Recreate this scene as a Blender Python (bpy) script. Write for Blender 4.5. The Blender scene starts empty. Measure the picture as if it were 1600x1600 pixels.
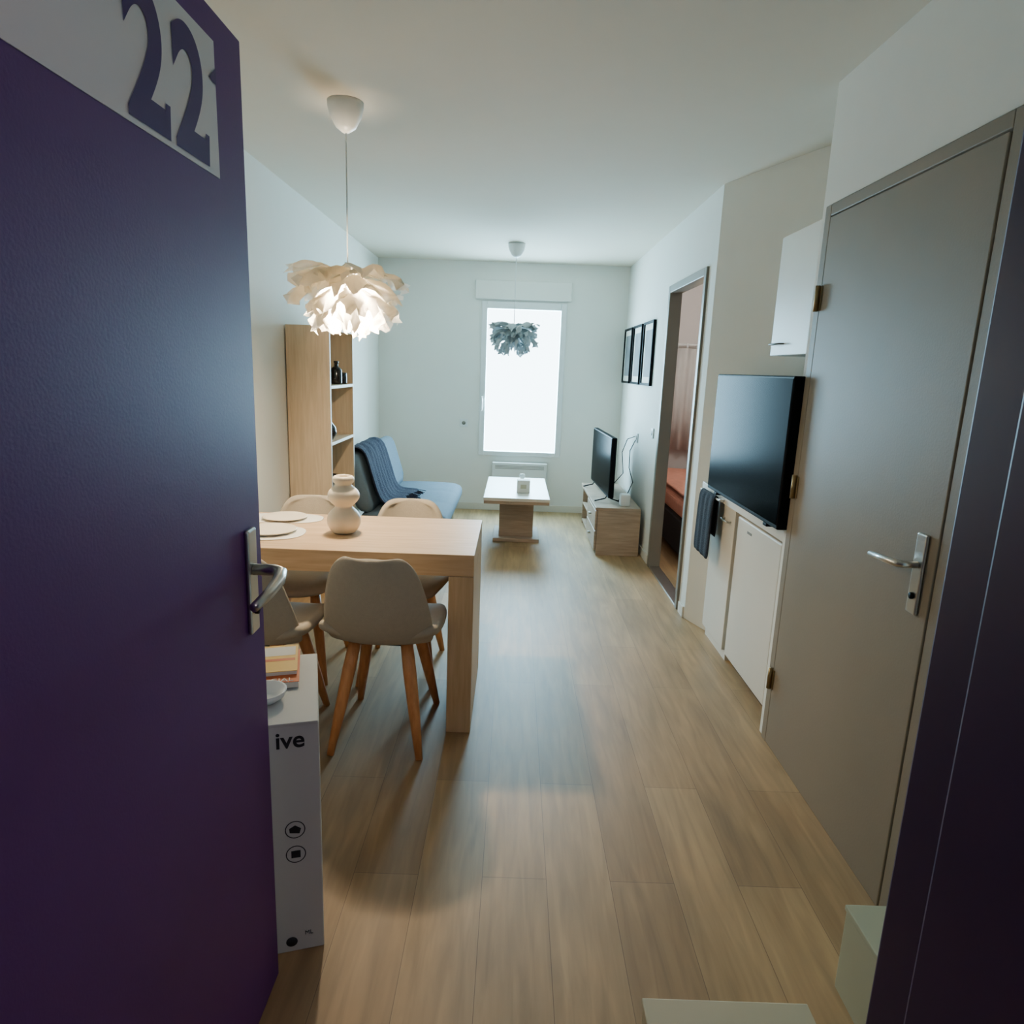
import bpy, bmesh, math, random
from mathutils import Vector, Matrix, noise
random.seed(7)
SC=bpy.context.scene
LINK=SC.collection.objects.link

# ------------------------------------------------------------------ materials
def lin(c):
    return tuple([(v/255/12.92 if v/255<=0.04045 else ((v/255+0.055)/1.055)**2.4) for v in c])+(1,)
def newmat(name):
    m=bpy.data.materials.new(name); m.use_nodes=True
    nt=m.node_tree; b=nt.nodes['Principled BSDF']
    return m,nt,b
def plain(name,c,rough=.5,metal=0,var=.06,scale=8,bump=0,bscale=60,emit=None,estr=0,coat=0,spec=None,ior=None):
    m,nt,b=newmat(name); N=nt.nodes; L=nt.links
    tc=N.new('ShaderNodeTexCoord'); nz=N.new('ShaderNodeTexNoise'); nz.inputs['Scale'].default_value=scale
    nz.inputs['Detail'].default_value=3
    L.new(tc.outputs['Object'],nz.inputs['Vector'])
    mx=N.new('ShaderNodeMix'); mx.data_type='RGBA'
    c=lin(c); a=tuple(min(1,v*(1-var)) for v in c[:3])+(1,); d=tuple(min(1,v*(1+var)) for v in c[:3])+(1,)
    mx.inputs[6].default_value=a; mx.inputs[7].default_value=d
    L.new(nz.outputs['Fac'],mx.inputs[0]); L.new(mx.outputs[2],b.inputs['Base Color'])
    b.inputs['Roughness'].default_value=rough; b.inputs['Metallic'].default_value=metal
    if coat: b.inputs['Coat Weight'].default_value=coat
    if ior: b.inputs['IOR'].default_value=ior
    if spec is not None: b.inputs['Specular IOR Level'].default_value=spec
    if bump:
        n2=N.new('ShaderNodeTexNoise'); n2.inputs['Scale'].default_value=bscale
        bp=N.new('ShaderNodeBump'); bp.inputs['Strength'].default_value=bump; bp.inputs['Distance'].default_value=.01
        L.new(tc.outputs['Object'],n2.inputs['Vector']); L.new(n2.outputs['Fac'],bp.inputs['Height']); L.new(bp.outputs['Normal'],b.inputs['Normal'])
    if emit:
        b.inputs['Emission Color'].default_value=lin(emit); b.inputs['Emission Strength'].default_value=estr
    return m
def wood(name,c1,c2,grain=(30,30,2),rough=.45):
    m,nt,b=newmat(name); N=nt.nodes; L=nt.links
    tc=N.new('ShaderNodeTexCoord'); mp=N.new('ShaderNodeMapping'); mp.inputs['Scale'].default_value=grain
    nz=N.new('ShaderNodeTexNoise'); nz.inputs['Scale'].default_value=1.5; nz.inputs['Detail'].default_value=6; nz.inputs['Distortion'].default_value=.4
    cr=N.new('ShaderNodeValToRGB'); cr.color_ramp.elements[0].color=lin(c1); cr.color_ramp.elements[1].color=lin(c2)
    cr.color_ramp.elements[0].position=.3; cr.color_ramp.elements[1].position=.7
    L.new(tc.outputs['Object'],mp.inputs['Vector']); L.new(mp.outputs['Vector'],nz.inputs['Vector'])
    L.new(nz.outputs['Fac'],cr.inputs['Fac']); L.new(cr.outputs['Color'],b.inputs['Base Color'])
    b.inputs['Roughness'].default_value=rough
    return m
def floor_mat():
    m,nt,b=newmat('laminate_floor'); N=nt.nodes; L=nt.links
    g=N.new('ShaderNodeNewGeometry'); sp=N.new('ShaderNodeSeparateXYZ'); cb=N.new('ShaderNodeCombineXYZ')
    L.new(g.outputs['Position'],sp.inputs[0]); L.new(sp.outputs['Y'],cb.inputs['X']); L.new(sp.outputs['X'],cb.inputs['Y'])
    mp0=N.new('ShaderNodeMapping'); mp0.inputs['Location'].default_value=(.35,.045,0); L.new(cb.outputs[0],mp0.inputs['Vector'])
    br=N.new('ShaderNodeTexBrick'); br.inputs['Scale'].default_value=1
    br.inputs['Brick Width'].default_value=1.28; br.inputs['Row Height'].default_value=.19
    br.inputs['Mortar Size'].default_value=.0012; br.inputs['Mortar Smooth'].default_value=.5; br.offset=.37
    br.inputs['Color1'].default_value=lin((180,149,108)); br.inputs['Color2'].default_value=lin((158,127,90)); br.inputs['Mortar'].default_value=lin((126,101,74))
    L.new(mp0.outputs[0],br.inputs['Vector'])
    mp=N.new('ShaderNodeMapping'); mp.inputs['Scale'].default_value=(1.6,16,1); L.new(cb.outputs[0],mp.inputs['Vector'])
    nz=N.new('ShaderNodeTexNoise'); nz.inputs['Scale'].default_value=2; nz.inputs['Detail'].default_value=7; nz.inputs['Distortion'].default_value=.6
    L.new(mp.outputs[0],nz.inputs['Vector'])
    cr=N.new('ShaderNodeValToRGB'); cr.color_ramp.elements[0].color=(.78,.765,.75,1); cr.color_ramp.elements[1].color=(1.08,1.07,1.05,1)
    cr.color_ramp.elements[0].position=.3; cr.color_ramp.elements[1].position=.68
    L.new(nz.outputs['Fac'],cr.inputs['Fac'])
    mp2=N.new('ShaderNodeMapping'); mp2.inputs['Scale'].default_value=(.9,4,1); L.new(cb.outputs[0],mp2.inputs['Vector'])
    n3=N.new('ShaderNodeTexNoise'); n3.inputs['Scale'].default_value=1.8; n3.inputs['Detail'].default_value=3; L.new(mp2.outputs[0],n3.inputs['Vector'])
    cr3=N.new('ShaderNodeValToRGB'); cr3.color_ramp.elements[0].color=(.82,.81,.80,1); cr3.color_ramp.elements[1].color=(1.07,1.07,1.07,1)
    cr3.color_ramp.elements[0].position=.35; cr3.color_ramp.elements[1].position=.65; L.new(n3.outputs['Fac'],cr3.inputs['Fac'])
    mx=N.new('ShaderNodeMix'); mx.data_type='RGBA'; mx.blend_type='MULTIPLY'; mx.inputs[0].default_value=1
    L.new(br.outputs['Color'],mx.inputs[6]); L.new(cr.outputs['Color'],mx.inputs[7])
    m2=N.new('ShaderNodeMix'); m2.data_type='RGBA'; m2.blend_type='MULTIPLY'; m2.inputs[0].default_value=1
    L.new(mx.outputs[2],m2.inputs[6]); L.new(cr3.outputs['Color'],m2.inputs[7])
    L.new(m2.outputs[2],b.inputs['Base Color']); b.inputs['Roughness'].default_value=.5
    return m
def petal_mat(name,c,tr=.55):
    m,nt,b=newmat(name); N=nt.nodes; L=nt.links
    tc=N.new('ShaderNodeTexCoord'); nz=N.new('ShaderNodeTexNoise'); nz.inputs['Scale'].default_value=14
    L.new(tc.outputs['Object'],nz.inputs['Vector'])
    mx=N.new('ShaderNodeMix'); mx.data_type='RGBA'; c=lin(c)
    mx.inputs[6].default_value=tuple(v*.9 for v in c[:3])+(1,); mx.inputs[7].default_value=c
    L.new(nz.outputs['Fac'],mx.inputs[0])
    t=N.new('ShaderNodeBsdfTranslucent'); d=N.new('ShaderNodeBsdfDiffuse'); s=N.new('ShaderNodeMixShader'); s.inputs[0].default_value=tr
    L.new(mx.outputs[2],t.inputs['Color']); L.new(mx.outputs[2],d.inputs['Color'])
    L.new(d.outputs[0],s.inputs[1]); L.new(t.outputs[0],s.inputs[2]); L.new(s.outputs[0],N['Material Output'].inputs['Surface'])
    return m
def glass_mat():
    m,nt,b=newmat('window_glass'); N=nt.nodes; L=nt.links
    t=N.new('ShaderNodeBsdfTransparent'); g=N.new('ShaderNodeBsdfGlossy'); g.inputs['Roughness'].default_value=.03
    s=N.new('ShaderNodeMixShader'); s.inputs[0].default_value=.06
    L.new(t.outputs[0],s.inputs[1]); L.new(g.outputs[0],s.inputs[2]); L.new(s.outputs[0],N['Material Output'].inputs['Surface'])
    return m

M={}
M['floor']=floor_mat()
M['wall']=plain('wall_paint',(232,230,222),.85,var=.02,bump=.04,bscale=90)
M['ceil']=plain('ceiling_paint',(220,212,196),.9,var=.02)
M['bedwall']=plain('bedroom_wall_paint',(210,204,200),.85,var=.03)
M['corr']=plain('corridor_paint',(100,92,104),.8,var=.03)
M['purple']=plain('purple_door_laminate',(92,46,116),.5,var=.04,bump=.03,bscale=200,spec=.25)
M['jamb']=plain('dark_purple_frame_paint',(64,38,80),.5,var=.05,spec=.25)
M['plate']=plain('white_number_plate',(222,216,218),.45,var=.02,spec=.25)
M['digit']=plain('purple_digit_film',(70,42,104),.5,var=.03,spec=.25)
M['steel']=plain('satin_steel',(200,198,194),.28,1,var=.04)
M['brass']=plain('aged_brass_hinge',(150,130,95),.4,.9,var=.05)
M['greydoor']=plain('grey_beige_door_paint',(138,126,110),.5,var=.03,bump=.04,bscale=140,spec=.25)
M['greyframe']=plain('grey_frame_paint',(122,114,102),.45,var=.03)
M['white']=plain('white_laminate',(222,214,200),.4,var=.02)
M['pvc']=plain('white_pvc',(226,228,226),.35,var=.02)
M['cream']=plain('cream_ceramic',(228,216,194),.45,var=.03)
M['black']=plain('black_plastic',(16,16,18),.5,var=.1,ior=1.15)
M['screen']=plain('black_glass_screen',(4,5,7),.22,var=.1,ior=1.04)
M['oak']=wood('light_oak',(190,156,118),(210,178,140),(3,40,40))
M['oakv']=wood('light_oak_upright',(190,158,120),(210,180,142),(40,40,3))
M['oakp']=wood('pale_oak_panel',(204,178,146),(222,198,166),(40,40,3))
M['oakg']=wood('greyed_oak',(156,134,114),(184,160,138),(4,4,50))
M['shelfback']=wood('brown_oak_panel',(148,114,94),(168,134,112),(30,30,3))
M['beech']=wood('orange_beech',(196,128,76),(218,154,100),(40,40,4),.4)
M['fabric']=plain('beige_chair_fabric',(176,164,146),.9,var=.08,scale=60,bump=.3,bscale=400)
M['sofa']=plain('slate_blue_sofa_fabric',(104,122,136),.9,var=.1,scale=40,bump=.3,bscale=300)
M['knit']=plain('navy_knit_wool',(40,44,64),.95,var=.4,scale=70,bump=1,bscale=120)
M['towel']=plain('navy_towel',(22,22,34),.95,var=.3,scale=50,bump=.6,bscale=200)
M['coral']=plain('coral_blanket',(212,148,128),.95,var=.15,scale=20,bump=.6,bscale=60)
M['bedbase']=plain('dark_bed_base',(34,30,34),.9,var=.1)
M['curtain']=plain('tan_curtain',(204,200,196),.9,var=.08)
M['card']=plain('white_carton',(198,200,198),.6,var=.03)
M['cardb']=plain('pale_green_carton',(170,172,148),.7,var=.04)
M['cardc']=plain('pale_beige_carton',(190,180,152),.7,var=.04)
M['ink']=plain('black_ink',(34,36,42),.6,var=.05)
M['petal']=petal_mat('paper_petal',(253,247,234),.68)
M['petald']=petal_mat('silhouette_paper_petal',(196,202,204),.10)  # backlit shade put into the colour: same paper, greyed as a silhouette
M['bulb']=plain('lit_bulb',(255,240,210),.4,emit=(255,235,205),estr=200)
M['bulboff']=plain('unlit_bulb',(220,220,215),.3)
M['glass']=glass_mat()
M['art']=plain('grey_art_print',(120,124,128),.7,var=.6,scale=5)
M['yellow']=plain('yellow_cover',(228,186,92),.5,var=.05)
M['orange']=plain('orange_cover',(206,104,50),.5,var=.05)
M['paper']=plain('paper_white',(228,224,214),.7,var=.03)
M['darkglass']=plain('dark_bottle_glass',(30,24,22),.15,var=.1)
M['bulb2']=plain('small_lit_globe',(255,230,190),.4,emit=(255,215,160),estr=30)

# ------------------------------------------------------------------ builders
def off(parent):
    v=Vector((0,0,0)); p=parent
    while p is not None: v+=p.location; p=p.parent
    return v
def make(name,verts,faces,mat,parent=None,bevel=0,smooth=False,subs=0,solid=0,seg=2,keep_origin=False):
    vs=[Vector(v) for v in verts]
    if parent is not None: o=off(parent)
    elif keep_origin: o=Vector((0,0,0))
    else:
        o=Vector(((min(v.x for v in vs)+max(v.x for v in vs))/2,(min(v.y for v in vs)+max(v.y for v in vs))/2,min(v.z for v in vs)))
    me=bpy.data.meshes.new(name); me.from_pydata([v-o for v in vs],[],faces); me.update()
    bm=bmesh.new(); bm.from_mesh(me); bmesh.ops.recalc_face_normals(bm,faces=bm.faces); bm.to_mesh(me); bm.free()
    ob=bpy.data.objects.new(name,me); LINK(ob)
    if parent is not None: ob.parent=parent
    else: ob.location=o
    me.materials.append(mat)
    if solid:
        s=ob.modifiers.new('s','SOLIDIFY'); s.thickness=solid; s.offset=0
    if bevel:
        b=ob.modifiers.new('b','BEVEL'); b.width=bevel; b.segments=seg; b.limit_method='ANGLE'
    if subs:
        s=ob.modifiers.new('u','SUBSURF'); s.levels=subs; s.render_levels=subs
    if smooth:
        for p in me.polygons: p.use_smooth=True
    return ob
def bx(x0,x1,y0,y1,z0,z1,n=0):
    v=[(x0,y0,z0),(x1,y0,z0),(x1,y1,z0),(x0,y1,z0),(x0,y0,z1),(x1,y0,z1),(x1,y1,z1),(x0,y1,z1)]
    f=[(0,3,2,1),(4,5,6,7),(0,1,5,4),(1,2,6,5),(2,3,7,6),(3,0,4,7)]
    return v,[tuple(i+n for i in q) for q in f]
def box(name,c,mat,parent=None,bevel=.004,**k):
    v,f=bx(*c); return make(name,v,f,mat,parent,bevel,**k)
def boxes(name,cs,mat,parent=None,bevel=0,**k):
    V=[];F=[]
    for c in cs:
        v,f=bx(*c,n=len(V)); V+=v;F+=f
    return make(name,V,F,mat,parent,bevel,**k)
def prism(name,pts,z0,z1,mat,parent=None,bevel=0,axis='z',**k):
    n=len(pts)
    if axis=='z': V=[(x,y,z0) for x,y in pts]+[(x,y,z1) for x,y in pts]
    elif axis=='y': V=[(x,z0,y) for x,y in pts]+[(x,z1,y) for x,y in pts]
    else: V=[(z0,x,y) for x,y in pts]+[(z1,x,y) for x,y in pts]
    F=[tuple(range(n)),tuple(range(2*n-1,n-1,-1))]+[(i,(i+1)%n,(i+1)%n+n,i+n) for i in range(n)]
    return make(name,V,F,mat,parent,bevel,**k)
def lathe(name,prof,c,mat,parent=None,seg=40,smooth=True,axis='z',**k):
    V=[];F=[];n=len(prof)
    for j in range(seg):
        a=2*math.pi*j/seg
        for r,z in prof:
            if axis=='z': V.append((c[0]+r*math.cos(a),c[1]+r*math.sin(a),c[2]+z))
            elif axis=='x': V.append((c[0]+z,c[1]+r*math.cos(a),c[2]+r*math.sin(a)))
            else: V.append((c[0]+r*math.cos(a),c[1]+z,c[2]+r*math.sin(a)))
    for j in range(seg):
        j2=(j+1)%seg
        for i in range(n-1): F.append((j*n+i,j*n+i+1,j2*n+i+1,j2*n+i))
    if prof[0][0]>1e-5: F.append(tuple(j*n for j in range(seg)))
    if prof[-1][0]>1e-5: F.append(tuple(j*n+n-1 for j in range(seg)))
    return make(name,V,F,mat,parent,smooth=smooth,**k)
def tube(name,pts,rad,mat,parent=None,seg=12,smooth=True,**k):
    pts=[Vector(p) for p in pts]; n=len(pts)
    if not hasattr(rad,'__len__'): rad=[rad]*n
    V=[];F=[];up=Vector((0,0,1)); prev=None
    for i,p in enumerate(pts):
        t=(pts[min(i+1,n-1)]-pts[max(i-1,0)]).normalized()
        if prev is None:
            a=t.cross(up)
            if a.length<.05: a=t.cross(Vector((1,0,0)))
            a.normalize()
        else:
            a=(prev-t*prev.dot(t)).normalized()
        prev=a; b=t.cross(a)
        for j in range(seg):
            w=2*math.pi*j/seg; V.append(p+(a*math.cos(w)+b*math.sin(w))*rad[i])
    for i in range(n-1):
        for j in range(seg):
            j2=(j+1)%seg; F.append((i*seg+j,i*seg+j2,(i+1)*seg+j2,(i+1)*seg+j))
    F.append(tuple(range(seg))); F.append(tuple((n-1)*seg+j for j in range(seg)))
    return make(name,V,F,mat,parent,smooth=smooth,**k)
def surf(name,rows,mat,parent=None,**k):
    V=[p for r in rows for p in r]; n=len(rows[0]); F=[]
    for i in range(len(rows)-1):
        for j in range(n-1): F.append((i*n+j,i*n+j+1,(i+1)*n+j+1,(i+1)*n+j))
    return make(name,V,F,mat,parent,smooth=True,**k)
def text(name,s,size,mat,parent,M4,ext=.0006,weight=0):
    cu=bpy.data.curves.new(name+'_c','FONT'); cu.body=s; cu.size=size; cu.extrude=ext; cu.offset=weight
    tmp=bpy.data.objects.new(name+'_t',cu); LINK(tmp); bpy.context.view_layer.update()
    dg=bpy.context.evaluated_depsgraph_get(); me=bpy.data.meshes.new_from_object(tmp.evaluated_get(dg))
    bpy.data.objects.remove(tmp)
    me.transform(Matrix.Translation(-off(parent))@M4)
    ob=bpy.data.objects.new(name,me); LINK(ob); ob.parent=parent; me.materials.clear(); me.materials.append(mat)
    return ob
def tag(o,label,cat,**k):
    o['label']=label; o['category']=cat
    for a,b in k.items(): o[a]=b
    return o
def thing(name,loc,label,cat,**k):
    o=bpy.data.objects.new(name,None); o.empty_display_size=.05; LINK(o); o.location=loc
    return tag(o,label,cat,**k)
def struct(o,label,cat): return tag(o,label,cat,kind='structure')
def dup(src,loc,rot=0,label=None):
    def cp(o,par):
        c=o.copy(); LINK(c)
        if par is not None: c.parent=par
        for ch in [x for x in o.children]:
            cp(ch,c)
        return c
    c=cp(src,None); c.location=loc; c.rotation_euler=(0,0,rot)
    if label: c['label']=label
    return c

H=2.504; XL=-1.403; XR=1.10; YF=7.05; XB=1.165
# ------------------------------------------------------------------ shell
struct(box('floor',(-1.6,3.75,-1.4,7.25,-.1,0),M['floor'],bevel=0),'oak-look laminate plank floor','floor')
struct(box('ceiling',(-1.6,3.75,-1.4,7.25,H,H+.1),M['ceil'],bevel=0),'plain off-white painted ceiling','ceiling')
struct(box('wall_left',(XL-.12,XL,.62,YF,0,H),M['wall'],bevel=0),'long plain white painted wall','wall')
wx0,wx1,wz0,wz1=-.36,.49,.585,2.13
struct(boxes('wall_far',[(XL-.12,wx0,YF,YF+.2,0,H),(wx1,1.2,YF,YF+.2,0,H),(wx0,wx1,YF,YF+.2,0,wz0),(wx0,wx1,YF,YF+.2,wz1,H)],M['wall']),'white end wall around the window','wall')
struct(boxes('wall_right',[(XR,XB,3.98,4.13,0,H),(XR,XB,4.13,5.12,2.1,H),(XR,XB,5.12,YF,0,H)],M['wall']),'white partition wall with a bedroom doorway','wall')
struct(prism('wall_alcove',[(1.1,3.98),(1.66,2.54),(1.78,2.54),(1.2,4.0)],0,H,M['wall']),'white angled wall behind the kitchenette','wall')
struct(boxes('wall_hall',[(XR,1.2,.62,1.62,0,H),(XR,1.2,1.62,2.6,2.09,H),(XR,1.2,2.6,2.645,0,H),(1.2,1.70,2.56,2.645,0,H)],M['wall']),'white hall wall around the grey door','wall')
struct(boxes('wall_entry',[(.60,1.2,.42,.62,0,H),(XL-.12,-.70,.42,.62,0,H),(-.70,.60,.42,.62,2.14,H)],M['wall']),'white wall around the entrance opening','wall')
struct(boxes('wall_corridor',[(-1.6,1.25,-1.4,-1.3,0,H),(-1.6,-1.5,-1.3,.42,0,H),(1.2,1.3,-1.3,.62,0,H)],M['corr']),'dark painted corridor walls','wall')
struct(boxes('wall_bedroom',[(XB,3.7,YF,YF+.1,0,H),(3.6,3.7,3.98,YF,0,H),(XB,3.7,3.88,3.98,0,H)],M['bedwall']),'warm beige bedroom walls','wall')
# baseboards
bb=.07
struct(box('baseboard_left',(XL,XL+.012,1.6,YF,0,bb),M['white'],bevel=.002),'low white baseboard','baseboard')
struct(box('baseboard_far',(XL+.012,XR-.012,YF-.012,YF,0,bb),M['white'],bevel=.002),'low white baseboard','baseboard')
struct(boxes('baseboard_right',[(XR-.012,XR,5.17,YF-.012,0,bb),(XR-.012,XR,3.99,4.1,0,bb)],M['white'],bevel=.002),'low white baseboard','baseboard')
struct(box('baseboard_hall',(XR-.012,XR,.64,1.6,0,bb),M['white'],bevel=.002),'low white baseboard','baseboard')

# window
w=struct(thing('window_1',((wx0+wx1)/2,YF,wz0),'',''),'white PVC window with one tall pane and roller shutter box','window')
fw=.055
boxes('window_frame',[(wx0,wx0+fw,YF-.02,YF+.06,wz0,wz1),(wx1-fw,wx1,YF-.02,YF+.06,wz0,wz1),(wx0+fw,wx1-fw,YF-.02,YF+.06,wz0,wz0+.045),(wx0+fw,wx1-fw,YF-.02,YF+.06,wz1-.07,wz1)],M['pvc'],w,bevel=.004)
box('window_pane',(wx0+fw,wx1-fw,YF+.02,YF+.026,wz0+.045,wz1-.07),M['glass'],w,bevel=0)
box('shutter_box',(-.43,.53,YF-.04,YF,wz1+.02,2.33),M['wall'],w,bevel=.008)
wh=box('window_handle',(wx0+.012,wx0+.032,YF-.05,YF-.02,1.13,1.19),M['pvc'],w,bevel=.004)
tube('handle_lever',[(wx0+.022,YF-.055,1.17),(wx0+.022,YF-.06,1.1),(wx0+.022,YF-.058,1.05)],.009,M['pvc'],wh)

# bedroom door frame
struct(boxes('trim_1',[(XR-.015,XB+.01,4.13,4.18,0,2.10),(XR-.015,XB+.01,5.07,5.12,0,2.10),(XR-.015,XB+.01,4.18,5.07,2.05,2.10)],M['greyframe'],bevel=.004),'grey painted bedroom door frame','door frame')
struct(box('trim_2',(XR-.01,XB+.01,4.18,5.07,0,.012),M['steel'],bevel=.003),'metal threshold strip','threshold')

# grey door
gd=struct(box('door_2',(XR-.012,XR+.03,1.665,2.55,.008,2.04),M['greydoor'],bevel=.003),'closed flat grey-beige interior door','door')
struct(boxes('trim_3',[(XR-.01,XR+.08,2.555,2.60,0,2.085),(XR-.01,XR+.08,1.62,1.66,0,2.085),(XR-.01,XR+.08,1.66,2.555,2.045,2.085)],M['greydoor'],bevel=.003),'grey-beige door frame','door frame')
for z in (.24,1.03,1.72):
    lathe('hinge',[(.0,0),(.009,.0),(.009,.09),(0,.09)],(XR-.022,2.556,z),M['brass'],gd,seg=16)
    box('hinge_leaf',(XR-.016,XR-.0125,2.535,2.58,z+.003,z+.087),M['brass'],gd,bevel=.001)
hd=box('door_handle',(XR-.022,XR-.012,1.70,1.745,.875,1.095),M['steel'],gd,bevel=.01,seg=4)
hd['label']='satin steel lever handle with long plate'
tube('handle_lever',[(XR-.02,1.722,1.01),(XR-.06,1.722,1.01),(XR-.07,1.735,1.01),(XR-.072,1.80,1.005),(XR-.07,1.87,1.0)],[.009,.009,.010,.009,.007],M['steel'],hd)
lathe('key_lock',[(0,-.006),(.009,-.006),(.009,0),(0,0)],(XR-.022,1.722,.925),M['black'],hd,axis='x',seg=16)

# entrance door leaf
X0=-.527
ed=struct(box('door_1',(X0-.042,X0,.46,1.384,.008,2.045),M['purple'],bevel=.002),'open purple entrance door with white number plate','door')
pl=box('number_plate',(X0,X0+.0015,.48,1.265,1.782,1.995),M['plate'],ed,bevel=0); pl['label']='white plate with purple room number'
def digit(ch,y0,wd,z0=1.790,h=.186):
    o=text('number_digit',ch,1,M['digit'],pl,Matrix.Identity(4),ext=0,weight=.032)
    o_=off(pl); vs=[v.co+o_ for v in o.data.vertices]
    x0=min(v.x for v in vs);x1=max(v.x for v in vs);a0=min(v.y for v in vs);a1=max(v.y for v in vs)
    for v in o.data.vertices:
        p=v.co+o_; v.co=Vector((X0+.0025,y0+(p.x-x0)/(x1-x0)*wd,z0+(p.y-a0)/(a1-a0)*h))-o_
    return o
digit('2',.982,.112); digit('2',1.112,.112)
for b_ in (1.094,1.224):
    make('digit_serif',[(X0+.0027,b_+a,b) for a,b in ((-.018,1.790),(0,1.790),(.004,1.838),(-.010,1.838))],[(0,1,2,3)],M['digit'],pl)
make('plate_notch',[(X0+.0027,a,b) for a,b in ((1.238,1.932),(1.2655,1.955),(1.2655,1.928),(1.252,1.928))],[(0,1,2,3)],M['digit'],pl)
eh=box('door_handle',(X0,X0+.01,1.295,1.338,.925,1.145),M['steel'],ed,bevel=.008,seg=3); eh['label']='satin steel lever handle with long plate'
tube('handle_lever',[(X0+.008,1.317,1.060),(X0+.05,1.317,1.060),(X0+.066,1.311,1.057),(X0+.072,1.28,1.050),(X0+.07,1.23,1.040),(X0+.066,1.165,1.035)],[.012,.012,.013,.013,.011,.009],M['steel'],eh)
lathe('key_lock',[(0,0),(.010,0),(.010,.008),(0,.008)],(X0+.008,1.317,.975),M['black'],eh,axis='x',seg=16)
# frame of entrance
struct(boxes('trim_4',[(.46,.60,.30,.69,0,2.14),(.44,.46,.30,.60,0,2.10),(-.70,-.585,.30,.66,0,2.14),(-.585,.46,.30,.66,2.07,2.14),(.60,.66,.62,.64,0,2.2)],M['jamb'],bevel=.006),'dark purple entrance door frame','door frame')

# ------------------------------------------------------------------ lamps
def petal(V,F,r0,z0,ang,elev,L,wd,droop,wave,ph):
    nu,nv=9,10; st=len(V); ca,sa=math.cos(ang),math.sin(ang)
    r=r0;z=z0;e=elev
    for i in range(nv):
        t=i/(nv-1)
        prof=(math.sin(math.pi*min(1,(t*.80+.10)))**.5)*(1+.16*math.sin(t*17+ph))
        hw=wd/2*prof*(.35+.65*min(1,t*2.2))
        for j in range(nu):
            s=j/(nu-1)*2-1
            lat=s*hw; zz=z-abs(s)**2*.012+wave*math.sin(s*5+ph+t*6)*(.3+t)
            rr=r+ .014*math.cos(s*8+ph)*(.3+1.6*t*t)-(.02*abs(s) if i==nv-1 else 0)
            V.append((rr*ca-lat*sa,rr*sa+lat*ca,zz))
        e2=e-droop*t; r+=math.cos(e2)*L/(nv-1); z+=math.sin(e2)*L/(nv-1)
    for i in range(nv-1):
        for j in range(nu-1): F.append((st+i*nu+j,st+i*nu+j+1,st+(i+1)*nu+j+1,st+(i+1)*nu+j))
def pendant(loc,label,mshade,mb,zc,k_=1):
    t=thing('pendant_lamp',(loc[0],loc[1],H),label,'lamp')
    x,y=loc[0],loc[1]
    lathe('ceiling_cup',[(.0,0),(.072,0),(.072,-.02),(.062,-.055),(.040,-.095),(.012,-.115),(0,-.115)],(x,y,H),M['pvc'],t)
    tube('cord',[(x,y,H-.11),(x,y,zc+.13)],.003,M['pvc'],t,seg=8)
    lathe('bulb_socket',[(0,.13),(.012,.13),(.02,.10),(.02,.03),(0,.03)],(x,y,zc),M['pvc'],t,seg=20)
    V=[];F=[]
    tiers=[(8,.03,.12,.22,.22,.20,.75),(8,.035,.095,-.05,.215,.18,.7),(7,.04,.06,-.25,.20,.15,.8),(7,.06,.02,-.5,.165,.10,.9),(6,.06,-.02,-.7,.12,.075,.7)]
    for k,(n,r0,dz,el,L,wd,dr) in enumerate(tiers):
        for i in range(n):
            a=2*math.pi*(i+.5*(k%2))/n+random.uniform(-.15,.15)
            petal(V,F,r0,zc+dz,a,el+random.uniform(-.18,.15),L*k_*random.uniform(.86,1.12),wd*k_,dr,.017,random.uniform(0,6))
    V=[(v[0]+x,v[1]+y,v[2]) for v in V]
    make('lamp_shade',V,F,mshade,t,smooth=True)
    lathe('light_bulb',[(0,.03),(.014,.03),(.018,.01),(.03,-.02),(.03,-.04),(.018,-.06),(0,-.068)],(x,y,zc),mb,t,seg=24)
    return t
pendant((-.725,3.0),'white paper petal pendant lamp glowing over the dining table',M['petal'],M['bulb'],1.735)
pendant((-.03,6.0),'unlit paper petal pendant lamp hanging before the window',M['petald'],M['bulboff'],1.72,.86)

# ------------------------------------------------------------------ dining table
dt=thing('dining_table',(-.76,2.86,0),'light oak dining table with thick top and panel legs','table')
tx0,tx1,ty0,ty1=-1.385,-.135,2.54,3.175
box('table_top',(tx0,tx1,ty0,ty1,.672,.76),M['oak'],dt,bevel=.003)
for a,b in ((tx0,tx0+.1),(tx1-.1,tx1)):
    box('leg',(a,b,ty0,ty1,0,.671),M['oakv'],dt,bevel=.003)
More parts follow.
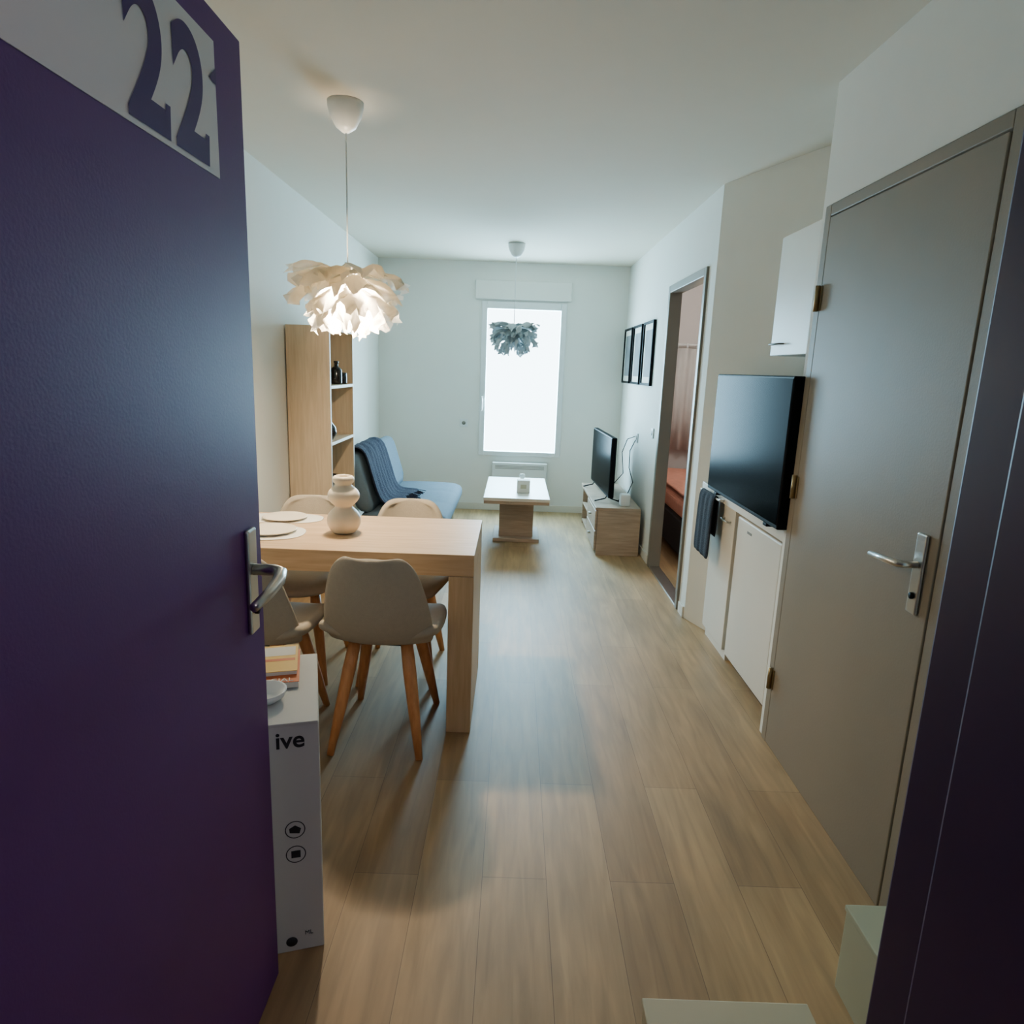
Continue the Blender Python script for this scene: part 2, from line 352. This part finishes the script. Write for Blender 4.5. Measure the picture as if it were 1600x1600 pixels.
# chairs
def chair(loc,rot,label):
    t=thing('dining_chair',(0,0,0),label,'chair',group='dining chairs around the table')
    prof=[(.235,.425,.17),(.225,.455,.20),(.14,.462,.232),(0,.452,.24),(-.12,.452,.235),(-.19,.475,.225)]
    rows=[]
    for y,z,hw in prof:
        rows.append([(s*hw, y-.05*abs(s)**3*(1 if y>.1 else 0), z+.045*abs(s)**2.4*(1 if y<.2 else .3)) for s in [i/5-1 for i in range(11)]])
    surf('seat',rows,M['fabric'],t,solid=.045,subs=2)
    prof=[(-.165,.445,.195),(-.195,.47,.207),(-.225,.53,.208),(-.245,.60,.198),(-.262,.68,.182),(-.275,.75,.160),(-.283,.79,.133),(-.286,.805,.095)]
    rows=[]
    for y,z,hw in prof:
        rows.append([(s*hw, y+.085*abs(s)**2.2*(1-.35*max(0,(z-.5)/.3)), z-.012*abs(s)**3) for s in [i/5-1 for i in range(11)]])
    surf('backrest',rows,M['fabric'],t,solid=.036,subs=2)
    box('seat_base',(-.11,.11,-.12,.12,.412,.432),M['black'],t,bevel=.006)
    for sx in (-1,1):
        for sy in (-1,1):
            top=Vector((sx*.10,sy*.11,.425)); bot=Vector((sx*.172,sy*.225,0))
            tube('leg',[top,top.lerp(bot,.25),top.lerp(bot,.6),bot],[.024,.026,.022,.014],M['beech'],t,seg=14)
    t.location=loc; t.rotation_euler=(0,0,rot)
    return t
c1=chair((-.480,2.565,0),math.radians(-2),'beige fabric dining chair with beech legs, near table corner')
dup(c1,(-.965,2.52,0),math.radians(-4),'beige fabric dining chair with beech legs, beside open door')
dup(c1,(-.51,3.14,0),math.radians(180),'beige fabric dining chair with beech legs, on sofa side')
dup(c1,(-1.01,3.14,0),math.radians(180),'beige fabric dining chair with beech legs, near the bookcase')
# vase
pr=[(0,0),(.040,0),(.052,.006),(.068,.03),(.074,.055),(.068,.082),(.050,.103),(.036,.113),(.036,.120),(.052,.132),(.066,.15),(.069,.165),(.062,.185),(.044,.200),(.034,.207),(.034,.213),(.044,.222),(.047,.235),(.042,.245),(.034,.25),(.030,.245),(.030,.21),(0,.20)]
v=lathe('vase',pr,(-.715,2.83,.7605),M['cream'],subs=1); tag(v,'cream ceramic bubble-shaped vase on the dining table','vase')
# placemats + plates
def mat_shape(name,cx,cy,z0,z1,a,b,rot,mat,pw=2.6,**k):
    pts=[]
    for i in range(36):
        w=2*math.pi*i/36; c,s=math.cos(w),math.sin(w)
        X=a*math.copysign(abs(c)**(2/pw),c);Y=b*math.copysign(abs(s)**(2/pw),s)
        pts.append((cx+X*math.cos(rot)-Y*math.sin(rot),cy+X*math.sin(rot)+Y*math.cos(rot)))
    return prism(name,pts,z0,z1,mat,bevel=.001,**k)
tag(mat_shape('placemat',-1.06,2.77,.7605,.7635,.19,.13,.1,M['paper']),'white rounded placemat on the dining table','placemat')
tag(mat_shape('placemat',-1.06,3.05,.7605,.7635,.19,.10,.05,M['paper']),'white rounded placemat on the dining table','placemat')
def plate(x,y,z,r): 
    return lathe('plate',[(0,0),(r*.55,0),(r*.95,.008),(r,.011),(r*.97,.013),(r*.6,.006),(0,.005)],(x,y,z),M['cream'])
tag(plate(-1.02,2.79,.764,.11),'round cream plate on a placemat','plate',group='plates on the dining table')
tag(plate(-1.04,3.04,.764,.10),'round cream plate on a placemat','plate',group='plates on the dining table')

# ------------------------------------------------------------------ bookcase
bc=thing('bookcase',(-1.265,4.5,0),'tall light oak bookcase with open shelves against the wall','bookcase')
bx0,bx1,by0,by1,bh=-1.395,-1.13,4.19,4.80,1.69
for a,b in ((by0,by0+.022),(by1-.022,by1)):
    box('side_panel',(bx0,bx1,a,b,0,bh),M['oakp'],bc,bevel=.002)
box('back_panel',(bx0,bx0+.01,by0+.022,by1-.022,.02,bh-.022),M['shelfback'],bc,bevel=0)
for z in (.04,.36,.66,.985,1.335,bh-.022):
    box('shelf',(bx0+.01,bx1,by0+.022,by1-.022,z-.02 if z<bh-.03 else z,z if z<bh-.03 else bh),M['oakp'],bc,bevel=.002)
b1=lathe('bottle',[(0,0),(.033,0),(.036,.01),(.036,.09),(.030,.105),(.012,.115),(.012,.135),(.016,.138),(.016,.15),(0,.15)],(-1.19,4.57,1.3355),M['darkglass'],seg=28); tag(b1,'small dark glass bottle on a bookcase shelf','bottle')
b2=lathe('candle_jar',[(0,0),(.030,0),(.032,.01),(.032,.07),(.028,.075),(0,.075)],(-1.18,4.68,1.3355),M['darkglass'],seg=28); tag(b2,'short dark candle jar on a bookcase shelf','candle')
b3=lathe('vase',[(0,0),(.03,0),(.055,.04),(.05,.08),(.02,.12),(.025,.15),(.02,.15),(0,.10)],(-1.2,4.38,.9855),M['darkglass'],seg=28); tag(b3,'small dark round vase on a bookcase shelf','vase')
b4=lathe('bowl',[(0,0),(.04,0),(.08,.05),(.085,.08),(.08,.08),(.035,.012),(0,.01)],(-1.24,4.45,.6605),M['darkglass'],seg=28); tag(b4,'dark round bowl on a bookcase shelf','bowl')

# ------------------------------------------------------------------ sofa
sf=thing('sofa',(-.85,5.6,0),'slate blue-grey fabric sofa bed against the wall','sofa')
sy0,sy1=4.86,6.36
def pad(name,pts,y0,y1,parent,nb=3):
    n=len(pts); K=24
    V=[];F=[]
    cx=sum(p[0] for p in pts)/n; cz=sum(p[1] for p in pts)/n
    for k in range(K+1):
        y=y0+(y1-y0)*k/K; g=min(abs((k/K)*nb-round((k/K)*nb)),.12)/.12
        sc=.93+.07*g**.5 if 0<k<K else .86
        for p in pts: V.append((cx+(p[0]-cx)*(.985+.015*sc),y,cz+(p[1]-cz)*sc))
    for k in range(K):
        for i in range(n): F.append((k*n+i,k*n+(i+1)%n,(k+1)*n+(i+1)%n,(k+1)*n+i))
    F.append(tuple(range(n)));F.append(tuple(K*n+i for i in range(n)))
    return make(name,V,F,M['sofa'],parent,smooth=True,subs=1)
pad('seat',[(-1.14,.25),(-.95,.25),(-.7,.25),(-.50,.25),(-.465,.29),(-.465,.36),(-.50,.405),(-.7,.41),(-.95,.41),(-1.14,.40)],sy0,sy1,sf)
pad('backrest',[(-1.0,.38),(-1.04,.52),(-1.085,.68),(-1.115,.80),(-1.15,.83),(-1.20,.83),(-1.23,.79),(-1.20,.62),(-1.16,.45),(-1.13,.38)],sy0,sy1,sf)
for x in (-1.08,-.55):
    for y in (sy0+.15,sy1-.15):
        lathe('leg',[(0,0),(.016,0),(.02,.26),(0,.26)],(x,y,0),M['steel'],sf,seg=16)
# blanket
path=[(-1.245,.60),(-1.25,.72),(-1.24,.82),(-1.20,.865),(-1.14,.862),(-1.095,.82),(-1.065,.72),(-1.03,.60),(-.995,.50),(-.955,.445),(-.90,.437),(-.82,.437)]
rows=[]
for i,(px,pz) in enumerate(path):
    row=[]
    for j in range(25):
        t=j/24; y=4.93+.72*t+.05*(i/11)*(t-.3)
        n=noise.noise(Vector((px*9,y*9,pz*9)))
        f=.016*math.sin(t*26+i*.25)+.014*n
        row.append((px+abs(f)*.8+ (.03*math.sin(t*9) if i==11 else 0),y,pz+abs(f)))
    rows.append(row)
bl=surf('throw_blanket',rows,M['knit'],solid=.016,subs=1); tag(bl,'dark navy knitted throw draped over the sofa back','blanket')
V=[];F=[]
for j in range(40):
    y=4.95+.72*j/39; x=-.815+random.uniform(-.01,.02); d=random.uniform(-.012,.012); L=random.uniform(.05,.08); z=.440
    s=len(V); V+=[(x-.01,y-.003,z),(x-.01,y+.003,z),(x+L,y+d+.003,z-.012),(x+L,y+d-.003,z-.012),(x-.01,y,z+.006),(x+L,y+d,z-.006)]
    F+=[(s,s+1,s+2,s+3),(s,s+3,s+5,s+4),(s+1,s+4,s+5,s+2)]
fr=make('fringe',V,F,M['knit'],bl); fr['kind']='stuff'

# ------------------------------------------------------------------ coffee table
ct=thing('coffee_table',(.045,5.9,0),'oak coffee table with white top and pedestal base','table')
box('table_top',(-.225,.315,5.37,6.45,.425,.452),M['white'],ct,bevel=.003)
box('top_edge',(-.222,.312,5.373,6.447,.400,.4245),M['oakg'],ct,bevel=.002)
boxes('pedestal',[(-.10,.20,5.80,5.825,.0305,.3995),(-.10,-.075,5.825,6.10,.0305,.3995),(.175,.20,5.825,6.10,.0305,.3995),(-.075,.175,6.08,6.10,.0305,.3995)],M['oakg'],ct,bevel=.002)
box('base_plate',(-.15,.255,5.71,6.20,0,.03),M['oakg'],ct,bevel=.003)
cb=box('gift_box',(.045,.155,5.62,5.72,.4525,.56),M['paper'],bevel=.004); tag(cb,'small white box standing on the coffee table','box')
box('label',(.075,.125,5.6185,5.6195,.49,.525),M['cardc'],cb,bevel=0)
g1=lathe('glass_jar',[(0,0),(.028,0),(.036,.03),(.034,.06),(.018,.08),(.018,.095),(.026,.11),(.02,.125),(0,.13)],(.09,5.86,.4525),M['pvc'],seg=28); tag(g1,'small pale glass jar on the coffee table','jar')

# ------------------------------------------------------------------ radiator
rd=thing('radiator',(.075,YF-.05,.22),'slim white electric radiator under the window','radiator')
box('radiator_body',(-.21,.36,YF-.075,YF-.015,.20,.52),M['pvc'],rd,bevel=.008)
for k in range(3): box('vent_slot',(-.18,.33,YF-.0765,YF-.0745,.485-.014*k,.490-.014*k),M['greyframe'],rd,bevel=0)
def outlet(loc,ax,label='white wall socket plate'):
    x,y,z=loc
    if ax=='y': o=box('wall_socket',(x-.04,x+.04,y-.010,y-.0005,z-.04,z+.04),M['pvc'],bevel=.004); lathe('socket_hole',[(0,-.0015),(.02,-.0015),(.02,0),(0,0)],(x,y-.010,z),M['greyframe'],o,axis='y',seg=20)
    else: o=box('wall_socket',(x-.010,x-.0005,y-.04,y+.04,z-.04,z+.04),M['pvc'],bevel=.004); lathe('socket_hole',[(0,-.0015),(.02,-.0015),(.02,0),(0,0)],(x-.010,y,z),M['greyframe'],o,axis='x',seg=20)
    tag(o,label,'socket')
outlet((-.52,YF,.91),'y'); outlet((XR,5.35,1.02),'x','white light switch plate beside the doorway'); outlet((XR,6.0,.92),'x')

# ------------------------------------------------------------------ TV unit + TV
ts=thing('tv_stand',(.87,5.98,0),'low greyed oak TV stand against the wall','tv stand')
a0,a1,y0,y1=.69,1.06,5.38,6.60
boxes('carcass',[(a0+.02,a1,y0,y0+.025,.0,.375),(a0+.02,a1,y1-.025,y1,.0,.375),(a0+.02,a1,y0+.025,y1-.025,.03,.05),(a1-.01,a1,y0+.025,y1-.025,.05,.375),(a0+.02,a1-.01,5.99,6.01,.05,.375),(a0+.02,a1-.01,6.01,y1-.025,.20,.215)],M['oakg'],ts,bevel=.002)
box('stand_top',(a0,a1,y0,y1,.3755,.40),M['oakg'],ts,bevel=.003)
for z0_,z1_ in ((.21,.37),(.04,.20)):
    d=box('drawer',(a0,a0+.018,y0+.005,5.985,z0_,z1_),M['oakg'],ts); lathe('knob',[(0,-.02),(.012,-.02),(.009,0),(0,0)],(a0,5.68,(z0_+z1_)/2),M['steel'],d,axis='x',seg=16)
def television(cx,cy,z0,wd,ht,rot,label,foot=True):
    t=thing('television',(cx,cy,z0),label,'television')
    zz=z0+(.055 if foot else .014)
    box('housing',(cx,cx+.045,cy-wd/2,cy+wd/2,zz,zz+ht),M['black'],t,bevel=.006)
    box('screen',(cx-.0015,cx,cy-wd/2+.010,cy+wd/2-.010,zz+.018,zz+ht-.010),M['screen'],t,bevel=0)
    if foot:
        for s in (-1,1):
            yy=cy+s*wd*.36
            tube('foot',[(cx-.09,yy,z0+.006),(cx+.0,yy,z0+.03),(cx+.022,yy,zz+.01),(cx+.045,yy,z0+.03),(cx+.12,yy,z0+.006)],.006,M['black'],t,seg=10)
    else:
        for s in (-1,1):
            yy=cy+s*wd*.36; box('foot',(cx+.002,cx+.13,yy-.02,yy+.02,z0,z0+.0138),M['black'],t,bevel=.003)
    t.rotation_euler=(0,0,rot); return t
television(.785,6.0,.4008,1.0,.50,math.radians(2),'black flat-screen television on the low TV stand')
sp=box('speaker',(.90,.98,5.46,5.54,.4005,.50),M['pvc'],bevel=.01,seg=3); tag(sp,'small white cube speaker on the TV stand','speaker')
tag(tube('cable',[(1.085,6.0,.90),(1.04,6.0,.80),(1.03,5.92,.66),(1.05,5.8,.55),(1.0,5.72,.47),(.92,5.70,.4045)],.004,M['black'],seg=8),'thin black cable hanging from socket to TV stand','cable')
tag(tube('cable',[(1.085,6.02,.93),(1.02,6.05,.90),(.98,6.05,.78),(.99,5.98,.6),(.93,6.05,.5),(.90,6.1,.4045)],.0035,M['black'],seg=8),'thin black cable hanging from socket to TV stand','cable')

# picture frames
pf=thing('picture_frame',(XR,5.755,1.38),'black-framed grey print hanging on the wall','picture',group='row of three framed prints')
yy0,yy1,z0,z1=5.545,5.965,1.38,1.90
boxes('frame',[(XR-.025,XR-.001,yy0,yy0+.02,z0,z1),(XR-.025,XR-.001,yy1-.02,yy1,z0,z1),(XR-.025,XR-.001,yy0+.02,yy1-.02,z0,z0+.02),(XR-.025,XR-.001,yy0+.02,yy1-.02,z1-.02,z1)],M['black'],pf,bevel=.002)
box('print_mat',(XR-.012,XR-.002,yy0+.02,yy1-.02,z0+.02,z1-.02),M['paper'],pf,bevel=0)
box('art_print',(XR-.0135,XR-.0125,yy0+.07,yy1-.07,z0+.07,z1-.07),M['art'],pf,bevel=0)
dup(pf,(XR,6.265,1.38)); dup(pf,(XR,6.785,1.38))

# ------------------------------------------------------------------ kitchenette
def ow(y,g=.006): return 1.1+(3.98-y)*(.56/1.44)-g   # angled wall face x at y
wt=prism('worktop',[(1.115,2.655),(ow(2.655),2.655),(ow(3.9),3.9),(1.115,3.9)],.825,.875,M['white'],bevel=.002); tag(wt,'cream laminate worktop of the kitchenette','worktop')
fg=thing('fridge',(1.3,3.03,0),'white under-counter refrigerator below the worktop','fridge')
prism('body',[(1.185,2.74),(ow(2.74),2.74),(ow(3.31),3.31),(1.185,3.31)],.05,.80,M['white'],fg)
box('door',(1.14,1.182,2.742,3.308,.06,.80),M['white'],fg,bevel=.008,seg=3)
box('plinth',(1.19,1.30,2.75,3.30,.0,.0495),M['black'],fg,bevel=0)
box('badge',(1.1385,1.14,3.10,3.16,.745,.757),M['greyframe'],fg,bevel=0)
sc=thing('sink_cabinet',(1.2,3.6,0),'cream laminate base cabinet under the worktop','cabinet')
prism('body',[(1.165,3.36),(ow(3.36),3.36),(ow(3.74),3.74),(1.165,3.74)],.0,.82,M['white'],sc)
dd=box('door',(1.143,1.1645,3.362,3.74,.06,.815),M['white'],sc,bevel=.003)
tube('handle',[(1.143,3.42,.74),(1.12,3.42,.74),(1.12,3.52,.74),(1.143,3.52,.74)],.005,M['steel'],dd,seg=8)
wl=thing('wall_cabinet',(1.3,2.96,1.58),'white wall cabinet above the kitchenette','cabinet')
prism('body',[(1.205,2.66),(ow(2.66),2.66),(ow(3.25),3.25),(1.205,3.25)],1.58,2.10,M['white'],wl)
dd=box('door',(1.185,1.2035,2.66,3.25,1.58,2.10),M['white'],wl,bevel=.003)
tube('handle',[(1.185,3.22,1.63),(1.165,3.22,1.63),(1.165,3.10,1.63),(1.185,3.10,1.63)],.004,M['greyframe'],dd,seg=8)
television(1.055,3.105,.8758,.99,.60,0,'large black television standing on the kitchenette worktop',False)
# towel + hook
hk=boxes('towel_rail',[(1.09,1.113,3.47,3.49,.835,.85),(1.09,1.096,3.47,3.85,.835,.845)],M['pvc'],bevel=.002); tag(hk,'small white towel rail on the worktop edge','towel rail')
rows=[]
for i,(px,pz) in enumerate([(1.105,.62),(1.106,.80),(1.104,.846),(1.093,.856),(1.082,.846),(1.078,.8),(1.076,.7),(1.075,.6),(1.074,.50)]):
    rows.append([(px-.008*abs(math.sin(j*.9))*(1 if i>3 else 0),3.53+.27*j/12-.01*math.sin(i*.5)*(j/12-.5),pz) for j in range(13)])
tw=surf('towel',rows,M['towel'],solid=.006,subs=1); tag(tw,'dark navy towel hanging by the cabinet','towel')

# ------------------------------------------------------------------ bedroom
bd=thing('bed',(2.1,6.0,0),'bed with coral mattress cover and dark base','bed')
box('bed_base',(1.36,2.9,5.15,6.90,.05,.34),M['bedbase'],bd,bevel=.02)
box('mattress',(1.36,2.9,5.15,6.90,.341,.50),M['coral'],bd,bevel=.05,seg=4)
rows=[]
for i in range(14):
    rows.append([])
    for j in range(22):
        x=1.37+1.3*i/13; y=5.16+1.70*j/21
        rows[-1].append((x,y,.535+.016*noise.noise(Vector((x*6,y*6,0)))))
bk=surf('bed_blanket',rows,M['coral'],solid=.03,subs=1); tag(bk,'fluffy coral blanket spread over the bed','blanket')
rows=[[(1.3+1.5*j/80,6.97+.025*math.sin(j*1.1),z) for j in range(81)] for z in (.72,1.2,1.74)]
cu=surf('curtain',rows,M['curtain'],solid=.004); tag(cu,'tan pleated curtain hanging in the bedroom','curtain')
rod=thing('curtain_rod',(2.05,6.97,1.78),'thin white curtain rod with rings','curtain rod')
tube('rod',[(1.25,6.97,1.775),(2.85,6.97,1.775)],.01,M['pvc'],rod,seg=10)
boxes('ring',[(1.3+.1*i,1.315+.1*i,6.955,6.985,1.745,1.79) for i in range(15)],M['pvc'],rod)['kind']='stuff'
bp=thing('pendant_lamp',(1.52,5.65,H),'small glowing globe pendant in the bedroom','lamp')
lathe('ceiling_cup',[(0,0),(.05,0),(.03,-.06),(0,-.06)],(1.52,5.65,H),M['pvc'],bp,seg=24)
tube('cord',[(1.52,5.65,H-.05),(1.52,5.65,1.83)],.003,M['pvc'],bp,seg=8)
lathe('globe',[(0,.04),(.02,.034),(.035,.018),(.04,0),(.035,-.018),(.02,-.034),(0,-.04)],(1.52,5.65,1.79),M['bulb2'],bp,seg=24)

# ------------------------------------------------------------------ carton behind door (built square, then turned about its front corner)
PV=(-.445,1.475,0); AR=math.radians(16.5)
ca=thing('carton_box',PV,'tall white printed carton with magazines on top','box')
box('carton_body',(-.90,-.441,1.475,1.88,0,.635),M['card'],ca,bevel=.003)
box('top_flap',(-.90,-.443,1.47,1.64,.6355,.641),M['card'],ca,bevel=.001)
R=Matrix.Rotation(math.pi/2,4,'X')
text('printed_text','ive',.060,M['ink'],ca,Matrix.Translation((-.542,1.4745,.575))@R,weight=.001)
text('printed_text','ML',.016,M['ink'],ca,Matrix.Translation((-.488,1.4745,.045))@R)
for z,s in ((.352,1),(.283,1)):
    V=[];F=[];cx=-.503
    for i in range(32):
        w_=2*math.pi*i/32
        for r in (.024,.0215): V.append((cx+r*math.cos(w_),1.4742,z+r*math.sin(w_)))
    for i in range(32): F.append((2*i,2*i+1,(2*i+3)%64,(2*i+2)%64))
    s0=len(V)
    if z>.3: V+=[(cx+a,1.4742,z+b) for a,b in ((-.013,-.008),(.010,-.012),(.014,.002),(0,.012),(-.014,.004))]; F.append(tuple(range(s0,s0+5)))
    else: V+=[(cx+a,1.4742,z+b) for a,b in ((-.011,-.01),(.011,-.01),(.011,.01),(-.011,.01))]; F.append(tuple(range(s0,s0+4)))
    make('printed_icon',V,F,M['ink'],ca)
lathe('printed_spot',[(0,-.0006),(.014,-.0006),(.014,0),(0,0)],(-.52,1.4748,.03),M['ink'],ca,axis='y',seg=24)
ca.rotation_euler=(0,0,AR)
m1=thing('magazine',PV,'yellow and orange magazine lying on the carton','magazine')
box('pages',(-.72,-.490,1.66,1.868,.6385,.655),M['paper'],m1,bevel=.001)
box('cover',(-.72,-.488,1.658,1.868,.6555,.657),M['orange'],m1,bevel=0)
text('cover_text','CIAL',.028,M['paper'],m1,Matrix.Translation((-.562,1.662,.6575)))
m1.rotation_euler=(0,0,AR)
m2=thing('magazine',PV,'yellow-covered magazine on top of another','magazine')
box('pages',(-.72,-.495,1.70,1.873,.6575,.668),M['paper'],m2,bevel=.001)
box('cover',(-.72,-.493,1.698,1.873,.6685,.670),M['yellow'],m2,bevel=0)
box('cover_band',(-.60,-.50,1.765,1.78,.6702,.6705),M['orange'],m2,bevel=0)
box('cover_picture',(-.60,-.50,1.80,1.86,.6702,.6705),M['paper'],m2,bevel=0)
m2.rotation_euler=(0,0,AR)
bw=lathe('dish',[(0,0),(.03,0),(.05,.015),(.055,.03),(.05,.03),(.03,.008),(0,.006)],(-.600,1.555,.6415),M['pvc'],seg=28); tag(bw,'small white dish on top of the carton','dish')
# small boxes by entrance
b=box('storage_box',(.85,1.08,1.12,1.41,0,.22),M['cardb'],bevel=.004); tag(b,'pale green carton standing by the hall wall','box')
box('box_lid',(.847,1.083,1.117,1.413,.2205,.235),M['cardb'],b,bevel=.003)
b=box('flat_box',(.335,.70,.93,1.25,0,.10),M['cardc'],bevel=.004); tag(b,'flat pale beige carton on the floor','box')
box('box_lid',(.332,.703,.927,1.253,.1005,.115),M['cardc'],b,bevel=.003)

# ------------------------------------------------------------------ lights
def area(name,loc,rot,sx,sy,e,col):
    l=bpy.data.lights.new(name,'AREA'); l.shape='RECTANGLE'; l.size=sx; l.size_y=sy; l.energy=e; l.color=col
    o=bpy.data.objects.new(name,l); LINK(o); o.location=loc; o.rotation_euler=rot; return o
area('daylight',(.065,YF+.3,1.4),(-math.pi/2,0,0),.9,1.6,235,(.38,.75,1.0))
def point(name,loc,e,col,r=.05):
    l=bpy.data.lights.new(name,'POINT'); l.energy=e; l.color=col; l.shadow_soft_size=r
    o=bpy.data.objects.new(name,l); LINK(o); o.location=loc
point('pendant_bulb',(-.725,3.0,1.69),165,(1,.81,.56),.04)
point('bedroom_bulb',(1.6,5.6,2.2),27,(.96,.95,.95),.08)
point('corridor_fill',(.3,-.7,2.3),15,(.95,.82,1.0),.15)  # unseen fill light, added behind the camera to brighten the purple door
W=bpy.data.worlds.new('w'); SC.world=W; W.use_nodes=True
bg=W.node_tree.nodes['Background']; bg.inputs[0].default_value=(.70,.90,1,1); bg.inputs[1].default_value=11.5

# ------------------------------------------------------------------ camera
p,yw,r,h,f=.209,.002,.037,1.478,1055.46
Fv=Vector((math.sin(yw)*math.cos(p),math.cos(yw)*math.cos(p),-math.sin(p)))
R0=Vector((math.cos(yw),-math.sin(yw),0)); U0=R0.cross(Fv)
Rv=R0*math.cos(r)+U0*math.sin(r); Uv=U0*math.cos(r)-R0*math.sin(r)
cam=bpy.data.cameras.new('camera'); co=bpy.data.objects.new('camera',cam); LINK(co)
mw=Matrix((( Rv.x,Uv.x,-Fv.x,0),(Rv.y,Uv.y,-Fv.y,0),(Rv.z,Uv.z,-Fv.z,h),(0,0,0,1)))
co.matrix_world=mw; cam.sensor_width=36; cam.lens=f/1600*36; cam.clip_start=.02
SC.camera=co
